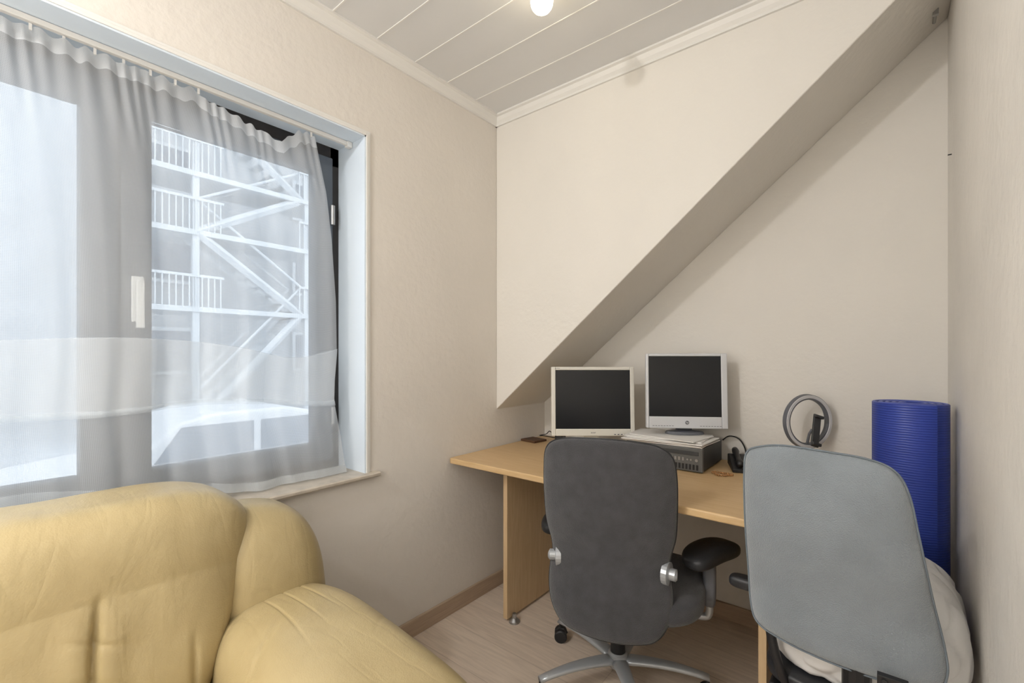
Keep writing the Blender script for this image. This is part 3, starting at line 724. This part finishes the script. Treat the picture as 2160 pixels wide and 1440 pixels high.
for s in (1,-1):
    def mir(y): return y if s > 0 else -3.46-y
    def wing(q,p,n, s=s):
        p = leather(p,n,0.007,4.1,(1,1,0.4))
        p.y += s*0.03*(0.5-p.z); p.x += 0.04*max(0,0.6-p.z); p.x = max(0.012,p.x)
        t_ = (p.y-mir(-1.40))*s
        p.z -= 0.06*max(0,t_/0.28)**2*max(0,q.z)
        return p
    A('wing', rcube(bmesh.new(), (0.185,mir(-1.268),0.50), (0.158,0.160,0.325), 3.0, 70, wing))
    def armdf(q,p,n, s=s):
        p = leather(p,n,0.010,7.7,(0.5,1.3,1.1),4.8)
        f = (p.x-0.22)/0.85
        p.z -= 0.075*max(0,f)**1.25*max(0,q.z)
        # creases fanning out from the rear seam, dying away towards the front
        u = (p.y-mir(-1.285))*s*(56-30*max(0,f))+2.2*noise.noise(Vector((p.x*2.5,p.y*4,s)))
        g_ = math.exp(-((p.x-0.30)/0.24)**2)*max(0,0.45+1.2*noise.noise(Vector((p.y*8,p.x*4,2))))
        p -= n*0.0055*g_*crease(math.sin(u),0.15)
        # a few short cross folds on top
        v_ = p.x*20+p.y*14*s+2.5*noise.noise(Vector((p.x*3,p.y*3,7)))
        p -= n*0.0035*max(0,noise.noise(Vector((p.x*5,p.y*6,11))))*1.8*crease(math.sin(v_),0.18)*max(0,q.z)
        return p
    A('arm', rcube(bmesh.new(), (0.670,mir(-1.285),0.390), (0.465,0.188,0.232), 3.3, 120, armdf))
A('seat_cushion', rcube(bmesh.new(), (0.62,-1.73,0.36), (0.37,0.280,0.10), 4, 40, lambda q,p,n: leather(p,n,0.008,3.3)))
A('base_frame', rcube(bmesh.new(), (0.54,-1.73,0.17), (0.49,0.55,0.135), 9, 20))
for (x,y) in ((0.12,-1.25),(0.9,-1.25),(0.12,-2.2),(0.9,-2.2)):
    A('foot', lathe(bmesh.new(), [(0,0),(0.025,0),(0.03,0.05),(0,0.05)], (x,y,0)), M['brown'])

# ------------------------------------------------------------------ outside
struct('ground', B(-40, -0.3, -25, 40, GZ-0.1, GZ), M['snow'])
nb = thing('apartment_building', 'pale grey apartment building seen through the net curtain', 'building', (-17,3,GZ))
N_ = lambda nm, bm, m, par=None, **k: obj(nm, bm, m, par or nb, world=True, **k)
N_('facade', B(-20,-16,-14,18,GZ,15), M['facade'])
for i in range(6):
    for j in range(4):
        y = -12+i*4.6; z = 0.6+j*2.9
        wf = N_('window', B(-16.02,-15.9,y,y+1.5,z,z+1.5), M['whitesteel']); N_('pane', B(-15.9,-15.88,y+0.12,y+1.38,z+0.12,z+1.38), M['darkglass'], wf)
fe = thing('outdoor_staircase', 'white steel outdoor staircase seen through the curtain', 'staircase', (-14,4,GZ))
F_ = lambda nm, bm, m=M['whitesteel'], par=None, **k: obj(nm, bm, m, par or fe, world=True, **k)
for y in (1.0,2.3,5.4,7.2):
    F_('post', B(-13.1,-12.95,y,y+0.16,GZ,8.5)); 
for z in (2.4,4.5,6.1,8.2):
    F_('landing', B(-14.6,-12.9,1.0,7.3,z,z+0.14))
    for y in (1.0, 5.2):
        bm = B(-12.95,-12.9,y,y+2.05,z+0.95,z+1.02)
        for k in range(14): box(bm,-12.94,-12.91,y+k*0.15,y+0.03+k*0.15,z+0.1,z+1.0)
        F_('railing', bm)
for k, (z0_, z1_) in enumerate(((GZ,2.4),(2.4,4.5),(4.5,6.1),(6.1,8.2))):
    ya, yb_ = (2.4,5.3) if k%2==0 else (5.3,2.4)
    bm = bmesh.new()
    for x in (-13.0,-13.9):
        tube(bm, [(x,ya,z0_+0.1),(x,yb_,z1_+0.1)], 0.12, 4)
        tube(bm, [(x,ya,z0_+1.0),(x,yb_,z1_+1.0)], 0.04, 6)
    for s_ in range(9):
        f = (s_+0.5)/9; y = ya+(yb_-ya)*f; z = z0_+(z1_-z0_)*f; box(bm,-13.9,-13.0,y-0.13,y+0.13,z+0.08,z+0.12)
    F_('stair_flight', bm)
def car(loc, label, flip=1):
    c = thing('parked_car', label, 'car', loc, 0, 'cars parked outside')
    prof = [(-2.05,0.35),(-2.1,0.62),(-1.95,0.86),(-1.2,0.95),(-0.75,1.34),(-0.4,1.42),(0.35,1.42),(0.75,1.32),(1.25,0.95),(1.95,0.82),(2.1,0.6),(2.05,0.35)]
    low = [(flip*a,min(b,0.95)) for a,b in prof]
    bm = bmesh.new(); prism(bm, low, 'x', -0.85, 0.85); obj('body', bm, M['carpaint'], c, bevel=0.06)
    cab = [(-1.2,0.93),(-0.75,1.34),(-0.4,1.42),(0.35,1.42),(0.75,1.32),(1.25,0.93)]
    bm = bmesh.new(); prism(bm, [(flip*a,b) for a,b in cab], 'x', -0.72, 0.72); obj('cabin', bm, M['carpaint'], c, bevel=0.05)
    for sx in (-0.725,0.725):
        for a,b in ((-0.95,-0.05),(0.03,0.9)):
            bm = bmesh.new(); prism(bm, [(flip*a,0.97),(flip*(a+0.22 if a<0 else a),1.30),(flip*(b if a<0 else b-0.22),1.30),(flip*b,0.97)], 'x', sx-0.004, sx+0.004); obj('side_window', bm, M['darkglass'], c)
        for a in (-1.3,1.3):
            obj('wheel', tube(bmesh.new(), [(math.copysign(0.66,sx),a*flip,0.31),(math.copysign(0.87,sx),a*flip,0.31)], 0.31, 28), M['black'], c)
    return c
car((-4.6,0.35,GZ), 'white car parked outside below the outdoor staircase')
car((-5.6,-4.4,GZ), 'white car parked outside the left part of the window', -1)

# ------------------------------------------------------------------ lights
wd = bpy.data.worlds.new('World'); bpy.context.scene.world = wd; wd.use_nodes = True
bg = wd.node_tree.nodes['Background']; bg.inputs[0].default_value = (0.87,0.935,1.0,1); bg.inputs[1].default_value = 2.4
l = bpy.data.lights.new('window_portal','AREA'); l.shape = 'RECTANGLE'; l.size = 1.65; l.size_y = 1.35
lo = bpy.data.objects.new('window_portal', l); C.objects.link(lo); lo.location = (-0.30,-1.62,1.44); lo.rotation_euler = (0,-PI/2,0)
l.cycles.is_portal = True
def point(name, loc, W_, col, rad):
    l = bpy.data.lights.new(name,'POINT'); l.energy = W_; l.color = col; l.shadow_soft_size = rad
    o = bpy.data.objects.new(name, l); C.objects.link(o); o.location = loc
point('room_lamp', (0.50,-2.72,2.36), 46, (1,0.98,0.955), 0.05)
point('fill_light', (0.70,-2.20,1.25), 20, (1,0.985,0.965), 0.30)  # added soft fill to brighten the right wall and desk, not an actual fixture

# ------------------------------------------------------------------ camera
cam = bpy.data.cameras.new('camera'); co = bpy.data.objects.new('camera', cam); C.objects.link(co)
cam.sensor_width = 36; cam.lens = 36*962/2160; cam.shift_y = 27/2160; cam.clip_start = 0.02
co.location = (1.610,-1.848,1.24); co.rotation_euler = (PI/2,0,R(39.1))
bpy.context.scene.camera = co
bpy.context.scene.view_settings.view_transform = 'Standard'
